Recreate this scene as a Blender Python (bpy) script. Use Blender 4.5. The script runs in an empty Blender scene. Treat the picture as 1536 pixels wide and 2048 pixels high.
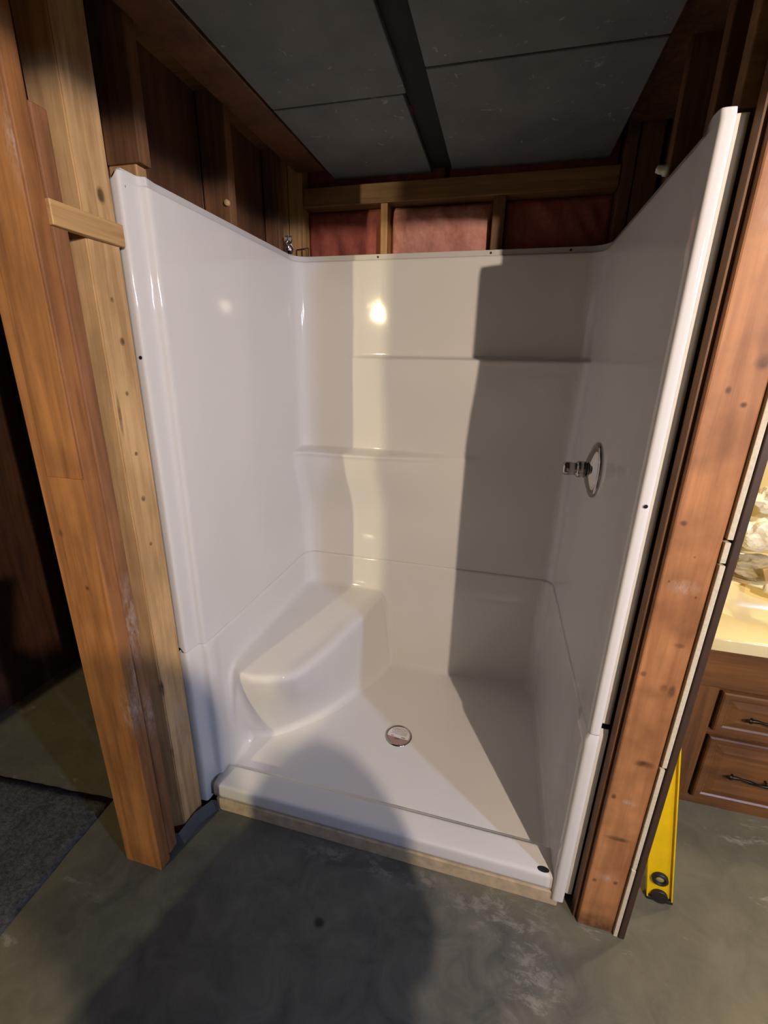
import bpy, bmesh, math, random
from mathutils import Vector, Matrix, noise
random.seed(7)
S = bpy.context.scene
COL = S.collection

# ------------------------------------------------------------------ camera
cd = bpy.data.cameras.new('camera'); cam = bpy.data.objects.new('camera', cd); COL.objects.link(cam)
_r = Vector((0.96778933, 0.25088202, 0.02102433)); _u = Vector((-0.09863308, 0.30099498, 0.94851122)); _f = Vector((-0.2316362, 0.92003273, -0.316045))
CAM = Vector((0.88925192, -0.98718607, 1.53020383))
M = Matrix((( _r.x, _u.x, -_f.x, CAM.x), (_r.y, _u.y, -_f.y, CAM.y), (_r.z, _u.z, -_f.z, CAM.z), (0, 0, 0, 1)))
cam.matrix_world = M
cd.sensor_fit = 'VERTICAL'; cd.sensor_height = 24.0; cd.lens = 882.2 / 2048 * 24.0
cd.clip_start = 0.01; cd.clip_end = 60
S.camera = cam

# ------------------------------------------------------------------ world and light
w = bpy.data.worlds.new('world'); S.world = w; w.use_nodes = True
w.node_tree.nodes['Background'].inputs[0].default_value = (0.62, 0.72, 1.0, 1)
w.node_tree.nodes['Background'].inputs[1].default_value = 0.030

def lamp(name, loc, power, color, radius):
    l = bpy.data.lights.new(name, 'POINT'); l.energy = power; l.color = color; l.shadow_soft_size = radius
    o = bpy.data.objects.new(name, l); COL.objects.link(o); o.location = loc
    return o
LA = (2.00, -1.65, 2.052)
lamp('workshop_bulb_light', LA, 132, (1.0, 0.80, 0.63), 0.014)
lamp('hall_bulb_light', (-1.26, -5.2, 2.34), 320, (1.0, 0.83, 0.50), 0.03)
lamp('daylight_tube_light', (3.15, -1.55, 2.03), 100, (0.50, 0.62, 1.0), 0.05)
lamp('vanity_bulb_light', (2.35, 0.72, 1.75), 21, (1.0, 0.80, 0.42), 0.05)

vs = S.view_settings
S.display_settings.display_device = 'sRGB'
vs.view_transform = 'Standard'; vs.look = 'None'; vs.gamma = 1.0; vs.use_curve_mapping = False
vs.exposure = 0.46

# ------------------------------------------------------------------ helpers
def tag(o, label=None, cat=None, group=None, kind=None):
    if label: o['label'] = label
    if cat: o['category'] = cat
    if group: o['group'] = group
    if kind: o['kind'] = kind
    return o

def empty(name, loc, label=None, cat=None, group=None, kind=None):
    o = bpy.data.objects.new(name, None); COL.objects.link(o); o.location = loc
    o.empty_display_size = 0.1
    return tag(o, label, cat, group, kind)

def link(name, bm, mat, parent=None, origin=None, smooth=False, rec=True):
    """bmesh in world coordinates -> one mesh object with its origin at `origin`"""
    if rec: bmesh.ops.recalc_face_normals(bm, faces=bm.faces[:])
    if origin is None:
        xs = [v.co for v in bm.verts]
        origin = Vector(((min(c.x for c in xs) + max(c.x for c in xs)) / 2, (min(c.y for c in xs) + max(c.y for c in xs)) / 2, min(c.z for c in xs)))
    origin = Vector(origin)
    for v in bm.verts: v.co -= origin
    me = bpy.data.meshes.new(name); bm.to_mesh(me); bm.free()
    if smooth:
        for p in me.polygons: p.use_smooth = True
    if mat: me.materials.append(mat)
    o = bpy.data.objects.new(name, me); COL.objects.link(o)
    if parent:
        o.parent = parent
        pw = Vector(parent.location); q = parent.parent
        while q: pw += Vector(q.location); q = q.parent
        o.location = origin - pw
    else: o.location = origin
    return o

def add_box(bm, lo, hi, bevel=0.0, rot=None, seg=2, jit=0.0):
    r = bmesh.ops.create_cube(bm, size=1.0)
    lo = Vector(lo); hi = Vector(hi); c = (lo + hi) / 2; d = hi - lo
    vs_ = r['verts']
    for v in vs_:
        v.co = Vector((v.co.x * d.x, v.co.y * d.y, v.co.z * d.z))
        if jit: v.co += Vector((random.uniform(-jit, jit), random.uniform(-jit, jit), 0))
    if bevel:
        es = list({e for v in vs_ for e in v.link_edges})
        g = bmesh.ops.bevel(bm, geom=es, offset=bevel, segments=seg, profile=0.5, affect='EDGES')
        vs_ = list({v for v in g['verts']} | {v for v in vs_ if v.is_valid})
    for v in vs_:
        if rot is not None: v.co = rot @ v.co
        v.co += c
    return vs_

def box(name, lo, hi, mat, parent=None, bevel=0.0, rot=None, jit=0.0, smooth=False, seg=2):
    bm = bmesh.new(); add_box(bm, lo, hi, bevel, rot, seg, jit)
    return link(name, bm, mat, parent, smooth=smooth)

def tube(bm, pts, rad, n=8, cap=True):
    """sweep a circle along pts; rad a number or a list"""
    rings = []; pts = [Vector(p) for p in pts]; up = None
    for i, p in enumerate(pts):
        d = (pts[min(i + 1, len(pts) - 1)] - pts[max(i - 1, 0)]).normalized()
        if up is None: up = d.orthogonal().normalized()
        a = (up - d * up.dot(d)).normalized(); up = a; b = d.cross(a)
        r = rad[i] if isinstance(rad, (list, tuple)) else rad
        rings.append([bm.verts.new(p + (a * math.cos(2 * math.pi * k / n) + b * math.sin(2 * math.pi * k / n)) * r) for k in range(n)])
    for A, B in zip(rings, rings[1:]):
        for k in range(n): bm.faces.new((A[k], A[(k + 1) % n], B[(k + 1) % n], B[k]))
    if cap: bm.faces.new(rings[0][::-1]); bm.faces.new(rings[-1])

def lathe(bm, prof, c, axis, n=40):
    """prof = list of (radius, height along axis) from c"""
    axis = Vector(axis).normalized(); a = axis.orthogonal().normalized(); b = axis.cross(a); c = Vector(c)
    rings = []
    for r, h in prof:
        if r < 1e-6: rings.append([bm.verts.new(c + axis * h)])
        else: rings.append([bm.verts.new(c + axis * h + (a * math.cos(2 * math.pi * k / n) + b * math.sin(2 * math.pi * k / n)) * r) for k in range(n)])
    for A, B in zip(rings, rings[1:]):
        for k in range(n):
            k2 = (k + 1) % n
            if len(A) == 1 and len(B) == 1: continue
            if len(A) == 1: bm.faces.new((A[0], B[k2], B[k]))
            elif len(B) == 1: bm.faces.new((A[k], A[k2], B[0]))
            else: bm.faces.new((A[k], A[k2], B[k2], B[k]))

def smooth01(a, b, x):
    t = min(1, max(0, (x - a) / (b - a))); return t * t * (3 - 2 * t)

# ------------------------------------------------------------------ materials
class NT:
    def __init__(s, name):
        s.m = bpy.data.materials.new(name); s.m.use_nodes = True; s.t = s.m.node_tree
        s.b = s.t.nodes['Principled BSDF']
        s.tc = s.t.nodes.new('ShaderNodeTexCoord'); s.co = s.tc.outputs['Object']
    def n(s, typ, **kw):
        q = s.t.nodes.new(typ)
        for k, v in kw.items(): setattr(q, k, v)
        return q
    def l(s, a, b): s.t.links.new(a, b)
    def mapped(s, scale, loc=(0, 0, 0), src=None):
        q = s.n('ShaderNodeMapping'); q.inputs['Scale'].default_value = scale; q.inputs['Location'].default_value = loc
        s.l(src or s.co, q.inputs['Vector']); return q.outputs[0]
    def noise(s, scale, detail=4, vec=None, rough=0.55, dist=0.0):
        q = s.n('ShaderNodeTexNoise'); q.inputs['Scale'].default_value = scale; q.inputs['Detail'].default_value = detail
        q.inputs['Roughness'].default_value = rough; q.inputs['Distortion'].default_value = dist
        s.l(vec or s.co, q.inputs['Vector']); return q.outputs['Fac']
    def ramp(s, fac, stops):
        q = s.n('ShaderNodeValToRGB'); e = q.color_ramp.elements
        while len(e) < len(stops): e.new(0.5)
        for i, (p, c) in enumerate(stops):
            e[i].position = p; e[i].color = (c[0], c[1], c[2], 1) if isinstance(c, (tuple, list)) else (c, c, c, 1)
        s.l(fac, q.inputs['Fac']); return q.outputs['Color']
    def mix(s, fac, a, b, mode='MIX'):
        q = s.n('ShaderNodeMix'); q.data_type = 'RGBA'; q.blend_type = mode
        for v, i in ((fac, 0), (a, 6), (b, 7)):
            if isinstance(v, (int, float)): q.inputs[i].default_value = v
            elif isinstance(v, (tuple, list)): q.inputs[i].default_value = (v[0], v[1], v[2], 1)
            else: s.l(v, q.inputs[i])
        return q.outputs[2]
    def spot(s, c, rad, soft=0.5, src=None):
        """soft ellipsoid mask around object-space point c with radii rad"""
        a = s.n('ShaderNodeVectorMath', operation='SUBTRACT'); s.l(src or s.co, a.inputs[0]); a.inputs[1].default_value = c
        b = s.n('ShaderNodeVectorMath', operation='DIVIDE'); s.l(a.outputs[0], b.inputs[0]); b.inputs[1].default_value = rad
        d = s.n('ShaderNodeVectorMath', operation='LENGTH'); s.l(b.outputs[0], d.inputs[0])
        r = s.n('ShaderNodeMapRange'); s.l(d.outputs['Value'], r.inputs[0]); r.inputs[1].default_value = 1.0; r.inputs[2].default_value = 1.0 - soft
        r.inputs[3].default_value = 0; r.inputs[4].default_value = 1; return r.outputs[0]
    def bump(s, h, strength=0.2, dist=0.002):
        q = s.n('ShaderNodeBump'); q.inputs['Strength'].default_value = strength; q.inputs['Distance'].default_value = dist
        s.l(h, q.inputs['Height']); s.l(q.outputs[0], s.b.inputs['Normal'])
    def set(s, **kw):
        for k, v in kw.items():
            k = k.replace('_', ' ')
            if isinstance(v, (tuple, list)): v = (v[0], v[1], v[2], 1)
            s.b.inputs[k].default_value = v
        return s.m

def plain(name, col, rough=0.5, metal=0.0, noise_amt=0.12, nscale=30, **kw):
    t = NT(name); f = t.noise(nscale, 3)
    d = tuple(c * (1 - noise_amt) for c in col); l = tuple(min(1, c * (1 + noise_amt)) for c in col)
    t.l(t.ramp(f, [(0.3, d), (0.7, l)]), t.b.inputs['Base Color'])
    t.set(Roughness=rough, Metallic=metal, **kw); return t.m

def wood(name, dark, light, axis='z', seed=0.0, rough=0.62, spots=(), scuffs=(), blotch=0.35, fine=1.0):
    t = NT(name)
    sc = {'z': (1, 1, 0.06), 'y': (1, 0.06, 1), 'x': (0.06, 1, 1)}[axis]
    v = t.mapped(sc, (seed, seed * 1.7, seed * 0.6))
    g1 = t.noise(55 * fine, 5, v, 0.6, 0.6); g2 = t.noise(14 * fine, 3, v, 0.5, 1.2)
    c1 = t.ramp(g2, [(0.30, dark), (0.72, light)])
    c2 = t.mix(0.42, c1, t.ramp(g1, [(0.36, tuple(x * 0.62 for x in dark)), (0.60, light)]))
    v3 = t.mapped((1, 1, 1), (seed * 2.3, 3.1, seed)); b = t.noise(7.0, 4, v3)
    c3 = t.mix(t.ramp(b, [(0.42, 0.0), (0.70, blotch)]), c2, tuple(x * 0.5 for x in dark))
    for (c, r) in spots:
        v4 = t.noise(40, 2)
        mk = t.n('ShaderNodeMath', operation='MULTIPLY'); t.l(t.spot(c, r, 0.5), mk.inputs[0]); t.l(t.ramp(v4, [(0.3, 0.45), (0.7, 1.0)]), mk.inputs[1])
        c3 = t.mix(mk.outputs[0], c3, tuple(x * 0.25 for x in dark))
    for (c, r) in scuffs:
        nn = t.ramp(t.noise(90, 6, t.mapped((1, 1, 0.35), (r[0], r[1], 0)), 0.75, 0.3), [(0.42, 0.0), (0.72, 0.9)])
        mm = t.n('ShaderNodeMath', operation='MULTIPLY'); t.l(t.spot(c, r, 0.8), mm.inputs[0]); t.l(nn, mm.inputs[1])
        c3 = t.mix(mm.outputs[0], c3, (0.50, 0.42, 0.36))
    t.l(c3, t.b.inputs['Base Color']); t.bump(g1, 0.25, 0.0015); t.set(Roughness=rough)
    return t.m

def rgb(r, g, b):
    f = lambda c: ((c / 255 + 0.055) / 1.055) ** 2.4 if c > 10 else c / 255 / 12.92
    return (f(r), f(g), f(b))

W_ORANGE_D, W_ORANGE_L = rgb(128, 78, 44), rgb(190, 128, 82)
m_postA = wood('old_orange_pine', rgb(126, 78, 40), rgb(172, 118, 68), seed=1.3,
               spots=[((-0.035, -0.03, 1.13), (0.01, 0.02, 0.014)), ((0.01, -0.03, 0.99), (0.008, 0.02, 0.01))],
               scuffs=[((0.06, 0.0, 0.62), (0.04, 0.06, 0.09)), ((0.065, 0.02, 0.72), (0.03, 0.03, 0.12)), ((0.02, -0.04, 0.22), (0.03, 0.02, 0.05)), ((0.055, -0.04, 1.86), (0.03, 0.03, 0.03))])
m_postA2 = wood('old_brown_pine', rgb(112, 72, 44), rgb(158, 108, 70), seed=4.1, scuffs=[((0.06, 0.0, 0.85), (0.04, 0.04, 0.16)), ((0.06, 0.0, 0.55), (0.04, 0.04, 0.10))])
m_postB = wood('new_pale_pine', rgb(178, 138, 92), rgb(220, 182, 130), seed=2.2, blotch=0.3,
               spots=[((0.045, 0.0, z), (0.02, 0.006, 0.007)) for z in (1.66, 1.45, 1.30, 1.05)] +
                     [((0.045, 0.012, 1.87), (0.02, 0.012, 0.02)), ((0.045, 0.01, 1.57), (0.02, 0.008, 0.012)), ((0.045, 0.0, 1.18), (0.02, 0.008, 0.01)),
                      ((0.045, -0.04, 0.6), (0.02, 0.007, 0.04)), ((0.045, -0.04, 0.35), (0.02, 0.006, 0.03)), ((0.045, -0.03, 1.40), (0.02, 0.006, 0.07))],
               scuffs=[((0.045, 0.0, 0.4), (0.02, 0.05, 0.15))])
m_block = wood('new_pale_pine_block', rgb(178, 136, 86), rgb(214, 176, 120), axis='y', seed=3.7, blotch=0.1, spots=[((0.02, 0.045, 0.02), (0.01, 0.006, 0.006))])
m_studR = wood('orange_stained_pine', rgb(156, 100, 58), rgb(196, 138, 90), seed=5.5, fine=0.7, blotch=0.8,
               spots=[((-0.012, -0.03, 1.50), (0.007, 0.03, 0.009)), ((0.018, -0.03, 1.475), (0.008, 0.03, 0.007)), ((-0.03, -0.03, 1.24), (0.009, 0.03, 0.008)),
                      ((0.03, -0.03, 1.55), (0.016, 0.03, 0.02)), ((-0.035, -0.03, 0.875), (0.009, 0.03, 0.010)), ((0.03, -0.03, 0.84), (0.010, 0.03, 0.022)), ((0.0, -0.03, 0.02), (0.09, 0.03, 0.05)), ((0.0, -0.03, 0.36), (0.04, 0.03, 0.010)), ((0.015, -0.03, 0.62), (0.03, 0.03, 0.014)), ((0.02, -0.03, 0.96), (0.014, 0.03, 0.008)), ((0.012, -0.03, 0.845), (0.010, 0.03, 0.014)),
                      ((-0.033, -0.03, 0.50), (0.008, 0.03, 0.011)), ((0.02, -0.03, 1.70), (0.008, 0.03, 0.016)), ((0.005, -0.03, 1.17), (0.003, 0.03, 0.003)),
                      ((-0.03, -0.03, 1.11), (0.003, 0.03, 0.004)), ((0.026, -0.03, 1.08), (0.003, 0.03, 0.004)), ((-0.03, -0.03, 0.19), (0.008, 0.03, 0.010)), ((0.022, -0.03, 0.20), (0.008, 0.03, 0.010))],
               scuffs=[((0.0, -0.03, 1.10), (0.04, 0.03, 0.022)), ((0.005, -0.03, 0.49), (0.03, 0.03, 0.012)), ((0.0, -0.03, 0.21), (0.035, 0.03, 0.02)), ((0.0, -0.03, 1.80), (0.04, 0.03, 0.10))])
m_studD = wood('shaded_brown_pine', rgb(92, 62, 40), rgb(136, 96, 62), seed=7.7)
m_sheath = wood('brown_sheathing_board', rgb(84, 54, 36), rgb(118, 80, 54), seed=9.2, fine=0.5, rough=0.55)
m_plate = wood('pine_plate', rgb(108, 76, 46), rgb(150, 112, 70), axis='x', seed=6.1)
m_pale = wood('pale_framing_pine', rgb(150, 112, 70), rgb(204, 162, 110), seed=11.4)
m_panel = wood('dark_wall_panelling', rgb(64, 40, 26), rgb(96, 62, 40), seed=8.8)
m_joist = plain('unlit_black', (0.006, 0.006, 0.006), 0.9)  # near-black: darkness of the void above the panels put into the colour
m_cab = wood('stained_oak', rgb(82, 52, 28), rgb(122, 82, 46), axis='x', seed=2.9, rough=0.38, blotch=0.15)
m_cabv = wood('stained_oak_upright', rgb(82, 52, 28), rgb(122, 82, 46), axis='z', seed=3.9, rough=0.38, blotch=0.15)
m_bronze = plain('dark_bronze', (0.035, 0.028, 0.02), 0.35, 0.9)
m_black = plain('black_plastic', (0.012, 0.012, 0.013), 0.5)
m_darktrim = plain('dark_brown_trim_paint', rgb(62, 44, 34), 0.55)
m_dry = plain('drywall_edge_plaster', rgb(206, 196, 172), 0.85, nscale=120)
m_chrome = plain('polished_chrome', (0.46, 0.44, 0.43), 0.07, 1.0, 0.02)
m_yellow = plain('yellow_painted_metal', rgb(232, 196, 0), 0.4, noise_amt=0.06)
m_marble = plain('cream_cultured_marble', rgb(222, 208, 160), 0.18, noise_amt=0.05, nscale=8)
m_foil = plain('crumpled_foil', (0.7, 0.68, 0.7), 0.22, 1.0)
m_rust = plain('rusty_wire', rgb(70, 46, 28), 0.6, 0.6)
m_bag = plain('thin_white_plastic', rgb(226, 222, 202), 0.35, noise_amt=0.04)
m_cloth = plain('grey_crumpled_cloth', rgb(160, 150, 126), 0.85)
m_card = plain('tan_cardboard', rgb(188, 158, 112), 0.8)
m_curbtan = plain('tan_adhesive_board', rgb(186, 168, 138), 0.8, noise_amt=0.2)
m_greypl = plain('grey_plastic_sheet', rgb(92, 92, 92), 0.35)

def acrylic():
    t = NT('glossy_white_acrylic'); t.set(Base_Color=(0.80, 0.785, 0.765), Roughness=0.045, IOR=1.5)
    f = t.noise(1.7, 2); 
    t.l(t.ramp(f, [(0.3, (0.72, 0.71, 0.69)), (0.7, (0.745, 0.735, 0.715))]), t.b.inputs['Base Color'])
    q = t.n('ShaderNodeBump'); q.inputs['Strength'].default_value = 0.08; q.inputs['Distance'].default_value = 0.015
    t.l(t.noise(3.5, 1), q.inputs['Height']); t.l(q.outputs[0], t.b.inputs['Normal'])
    return t.m
m_acr = acrylic()

def concrete():
    t = NT('worn_grey_concrete')
    a = t.noise(1.6, 5, None, 0.6, 0.6); b = t.noise(9, 6, None, 0.65, 1.0); c = t.noise(60, 4)
    base = t.ramp(a, [(0.3, rgb(84, 84, 74)), (0.5, rgb(98, 96, 80)), (0.72, rgb(116, 112, 88))])
    base = t.mix(0.35, base, t.ramp(b, [(0.3, rgb(78, 78, 72)), (0.7, rgb(128, 124, 106))]))
    v = t.mapped((1.0, 3.0, 1.0), (4, 2, 0)); st = t.noise(4, 7, v, 0.75, 0.5)
    base = t.mix(t.ramp(st, [(0.60, 0.0), (0.66, 0.35), (0.70, 0.0)]), base, rgb(188, 186, 180))
    # bluish-dark patch paints in the shadow in front of the stall; thinset smears along the curb
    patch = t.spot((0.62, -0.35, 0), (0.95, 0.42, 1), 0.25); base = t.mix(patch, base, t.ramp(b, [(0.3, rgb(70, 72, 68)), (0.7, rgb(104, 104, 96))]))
    sm = t.ramp(t.noise(13, 6, t.mapped((1, 1.9, 1)), 0.78, 0.4), [(0.50, 0.0), (0.60, 0.75)])
    for c_, r_ in (((1.05, -0.06, 0), (0.22, 0.09, 1)), ((0.62, -0.03, 0), (0.35, 0.05, 1)), ((1.12, -0.20, 0), (0.10, 0.14, 1))):
        mm = t.n('ShaderNodeMath', operation='MULTIPLY'); t.l(t.spot(c_, r_, 0.7), mm.inputs[0]); t.l(sm, mm.inputs[1])
        base = t.mix(mm.outputs[0], base, rgb(138, 137, 130))
    base = t.mix(t.spot((0.53, -0.22, 0), (0.02, 0.016, 1), 0.6), base, (0.01, 0.01, 0.01))
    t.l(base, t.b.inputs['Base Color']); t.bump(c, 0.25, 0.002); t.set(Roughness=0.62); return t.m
m_conc = concrete()

def ceilmat():
    t = NT('grey_ceiling_board'); a = t.noise(5, 5); b = t.noise(26, 3, None, 0.6, 1.0)
    c = t.ramp(a, [(0.3, rgb(86, 89, 89)), (0.7, rgb(108, 111, 110))])
    c = t.mix(t.ramp(b, [(0.66, 0.0), (0.74, 0.5)]), c, rgb(196, 196, 190))
    t.l(c, t.b.inputs['Base Color']); t.bump(b, 0.2, 0.003); t.set(Roughness=0.8); return t.m
m_ceil = ceilmat()

def insul(name, d, l):
    t = NT(name); a = t.noise(7, 5, t.mapped((1, 1, 0.4)), 0.6, 2.0); b = t.noise(50, 5)
    c = t.mix(0.35, t.ramp(a, [(0.3, d), (0.7, l)]), t.ramp(b, [(0.3, d), (0.7, l)]))
    t.l(c, t.b.inputs['Base Color']); t.bump(b, 0.7, 0.006); t.set(Roughness=1.0); return t.m
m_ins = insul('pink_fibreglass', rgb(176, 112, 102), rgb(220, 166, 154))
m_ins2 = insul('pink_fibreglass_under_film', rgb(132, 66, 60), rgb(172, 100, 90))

def carpet():
    t = NT('dark_grey_rug'); a = t.noise(70, 6, None, 0.7); b = t.noise(9, 4, t.mapped((2, 0.7, 1)))
    c = t.mix(0.5, t.ramp(a, [(0.35, rgb(40, 42, 46)), (0.66, rgb(120, 120, 122))]), t.ramp(b, [(0.3, rgb(52, 54, 58)), (0.7, rgb(98, 98, 100))]))
    t.l(c, t.b.inputs['Base Color']); t.bump(a, 1.0, 0.006); t.set(Roughness=0.95); return t.m
m_rug = carpet()
m_beige = plain('beige_wall_paint', rgb(196, 176, 122), 0.7, noise_amt=0.06, nscale=6)
m_roomwall = plain('taupe_room_wall', rgb(84, 72, 58), 0.8, nscale=4)

# ------------------------------------------------------------------ the room
fl = box('floor', (-3.2, -6.6, -0.12), (4.2, 2.2, 0.0), m_conc)
# keep the floor's texture origin at the world origin
for v in fl.data.vertices: v.co += Vector(fl.location)
fl.location = (0, 0, 0)
tag(fl, kind='structure')

ceiling = empty('ceiling', (0.6, 0.0, 2.22), kind='structure')
def cpanel(x0, x1, y0, y1):
    box('ceiling_panel', (x0, y0, 2.215), (x1, y1, 2.232), m_ceil, ceiling, 0.003)
cpanel(0.175, 0.556, 0.446, 0.955); cpanel(0.175, 0.566, -0.75, 0.440)
cpanel(0.632, 1.165, 0.352, 0.955); cpanel(0.632, 1.165, -0.75, 0.344)
box('joist', (0.560, -0.75, 2.228), (0.628, 0.955, 2.30), m_joist, ceiling)
box('ceiling_deck', (-3.2, -6.6, 2.46), (4.2, 2.2, 2.50), m_roomwall, ceiling)

# back wall of studs, plate and pink batts
wb = empty('wall_back', (0.6, 0.98, 0), kind='structure')
for x0, x1, y0 in ((-0.060, -0.022, 0.93), (-0.018, 0.044, 0.925), (0.368, 0.396, 0.925), (0.792, 0.836, 0.925), (1.205, 1.245, 0.925), (1.249, 1.32, 0.93)):
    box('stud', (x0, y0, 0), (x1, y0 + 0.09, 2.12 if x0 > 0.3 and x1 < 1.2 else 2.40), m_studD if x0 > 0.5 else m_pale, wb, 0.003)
box('top_plate', (0.048, 0.922, 2.120), (1.203, 1.015, 2.186), m_plate, wb, 0.003)
box('sheathing', (-0.2, 1.03, 0), (1.40, 1.05, 2.45), m_sheath, wb)
def batt(x0, x1, z0, z1, mat, puff, seed):
    bm = bmesh.new(); nx, nz = 26, 18; g = []
    for i in range(nx + 1):
        col = []
        for j in range(nz + 1):
            u, v = i / nx, j / nz
            e = min(1, 6 * min(u, 1 - u)) ** 0.5 * min(1, 6 * min(v, 1 - v)) ** 0.5
            x = x0 + (x1 - x0) * u; z = z0 + (z1 - z0) * v
            h = puff * e + 0.022 * e * noise.noise(Vector((x * 22 + z * 14, seed, z * 9))) + 0.006 * e * noise.noise(Vector((x * 60, seed, z * 30)))
            col.append(bm.verts.new((x, 0.985 - h, z)))
        g.append(col)
    for i in range(nx):
        for j in range(nz): bm.faces.new((g[i][j], g[i + 1][j], g[i + 1][j + 1], g[i][j + 1]))
    o = link('insulation_batt', bm, mat, wb, smooth=True, rec=False)
    s = o.modifiers.new('thick', 'SOLIDIFY'); s.thickness = 0.03; s.offset = -1
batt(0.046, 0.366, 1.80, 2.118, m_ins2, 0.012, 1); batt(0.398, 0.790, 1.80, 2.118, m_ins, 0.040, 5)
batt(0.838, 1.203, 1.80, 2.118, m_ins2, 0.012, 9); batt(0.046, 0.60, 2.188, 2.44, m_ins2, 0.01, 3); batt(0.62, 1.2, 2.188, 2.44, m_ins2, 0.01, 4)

# left wall: studs with edges at x = 0, sheathing behind
wl = empty('wall_left', (-0.05, 0.4, 0), kind='structure')
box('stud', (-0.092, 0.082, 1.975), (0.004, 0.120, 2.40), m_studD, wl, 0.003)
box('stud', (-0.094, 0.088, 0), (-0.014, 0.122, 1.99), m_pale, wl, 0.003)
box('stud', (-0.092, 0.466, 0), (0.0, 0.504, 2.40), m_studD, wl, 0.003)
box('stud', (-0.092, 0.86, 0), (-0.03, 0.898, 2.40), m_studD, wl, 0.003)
for y0, y1 in ((-0.09, 0.464), (0.468, 0.925)):
    box('sheathing', (-0.118, y0, 0), (-0.098, y1, 2.42), m_sheath, wl, 0.002)
box('top_plate', (-0.12, -0.25, 2.30), (0.0, 0.93, 2.34), m_plate, wl, 0.003)
box('top_plate', (0.02, 0.02, 2.24), (0.14, 0.93, 2.28), m_sheath, wl, 0.003)

# right wall, its end faces the camera
wr = empty('wall_right', (1.3, 0.6, 0), kind='structure')
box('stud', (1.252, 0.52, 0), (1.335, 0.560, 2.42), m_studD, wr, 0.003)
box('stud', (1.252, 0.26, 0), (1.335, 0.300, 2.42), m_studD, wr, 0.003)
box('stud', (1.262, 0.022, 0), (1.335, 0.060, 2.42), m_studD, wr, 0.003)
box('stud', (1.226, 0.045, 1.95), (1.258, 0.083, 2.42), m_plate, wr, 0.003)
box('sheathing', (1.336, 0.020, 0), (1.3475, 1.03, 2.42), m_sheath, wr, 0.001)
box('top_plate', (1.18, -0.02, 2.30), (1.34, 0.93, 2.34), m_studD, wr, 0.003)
bm = bmesh.new()                                       # ragged drywall edge in three lengths
zz = [0.0, 0.27, 0.275, 0.62, 0.626, 1.16, 1.165, 1.21, 1.216, 2.42]
for a, b in zip(zz[::2], zz[1::2]):
    j = random.uniform(-0.0015, 0.0015); add_box(bm, (1.3495 + j, -0.030, a), (1.3605 + j, 1.12, b), 0.0015)
o = link('drywall_sheet', bm, m_dry, wr); o['label'] = 'off white drywall with a torn edge'
box('trim_board', (1.3625, -0.032, 0), (1.3775, 1.12, 2.42), m_darktrim, wr, 0.002)
box('corner_bead', (1.3778, -0.012, 0.0), (1.3800, 1.12, 2.42), m_dry, wr)

o = box('wall_bathroom', (1.10, 1.12, 0), (4.2, 1.18, 2.46), m_beige); tag(o, kind='structure')
wo = empty('wall_passage', (-1.2, 0, 0), kind='structure')
for i in range(4):
    y1 = 0.53 - i * 0.62
    box('panel_board', (-1.185, y1 - 0.612, 0), (-1.16, y1, 2.44), m_panel, wo, 0.003)
box('jamb', (-1.19, 0.535, 0), (-1.10, 0.60, 2.44), m_joist, wo, 0.003)
o = box('wall_far', (-3.2, 1.9, 0), (-0.15, 2.0, 2.44), m_panel); tag(o, kind='structure')
o = box('wall_behind', (-0.425, -2.25, 0), (0.36, -2.18, 2.46), m_roomwall); tag(o, kind='structure')
o = box('wall_rear', (-3.2, -6.7, 0), (4.2, -6.6, 2.46), m_roomwall); tag(o, kind='structure')

# ------------------------------------------------------------------ framing posts (things)
pa = empty('framing_post', (-0.065, -0.185, 0), 'old orange pine framing post left of the shower, its foot on the bare concrete', 'post')
box('stud', (-0.134, -0.222, 0), (0.0, -0.184, 2.44), m_postA, pa, 0.004, jit=0.001)
box('stud', (-0.128, -0.183, 0.02), (0.001, -0.147, 1.978), m_postA2, pa, 0.004, jit=0.001)
box('shim_board', (-0.100, -0.2265, 1.272), (-0.002, -0.2225, 2.44), m_postA, pa, 0.001)
bm = bmesh.new(); add_box(bm, (-0.092, -0.102, 0), (-0.002, -0.013, 2.44), 0)
for v in bm.verts: pass
bmesh.ops.subdivide_edges(bm, edges=[e for e in bm.edges if abs(e.verts[0].co.z - e.verts[1].co.z) > 1], cuts=60)
for v in bm.verts:                                     # waney bark edge on the near corner
    if v.co.x > -0.01 and v.co.y < -0.09:
        k = noise.noise(Vector((0, 3.1, v.co.z * 3.0))) * 0.5 + 0.5 + 0.25 * noise.noise(Vector((7, 1, v.co.z * 11)))
        v.co.x -= 0.012 * k; v.co.y += 0.006 * k
bmesh.ops.bevel(bm, geom=[e for e in bm.edges if abs(e.verts[0].co.z - e.verts[1].co.z) > 0.01], offset=0.003, segments=2, affect='EDGES')
pb = link('framing_stud', bm, m_postB, None); tag(pb, 'pale new pine stud with knots and nail holes, against the left edge of the shower', 'stud')
bk = box('wood_block', (-0.01, -0.187, 1.777), (0.010, -0.008, 1.822), m_block, None, 0.002); tag(bk, 'short pale pine block nailed level between the two left posts', 'wood block')
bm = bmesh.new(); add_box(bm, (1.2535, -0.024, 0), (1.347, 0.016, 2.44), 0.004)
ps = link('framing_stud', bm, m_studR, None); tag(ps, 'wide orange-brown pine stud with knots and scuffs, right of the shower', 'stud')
bm = bmesh.new(); add_box(bm, (1.2440, -0.008, 0), (1.2520, 0.022, 2.44), 0.0005)
o = link('furring_strip', bm, m_studD, None); tag(o, 'thin brown furring strip between the shower flange and the orange stud', 'strip')

# ------------------------------------------------------------------ shower stall
stall = empty('shower_stall', (0.6, 0.45, 0), 'glossy white acrylic walk-in shower stall with a moulded corner seat', 'shower')

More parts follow.
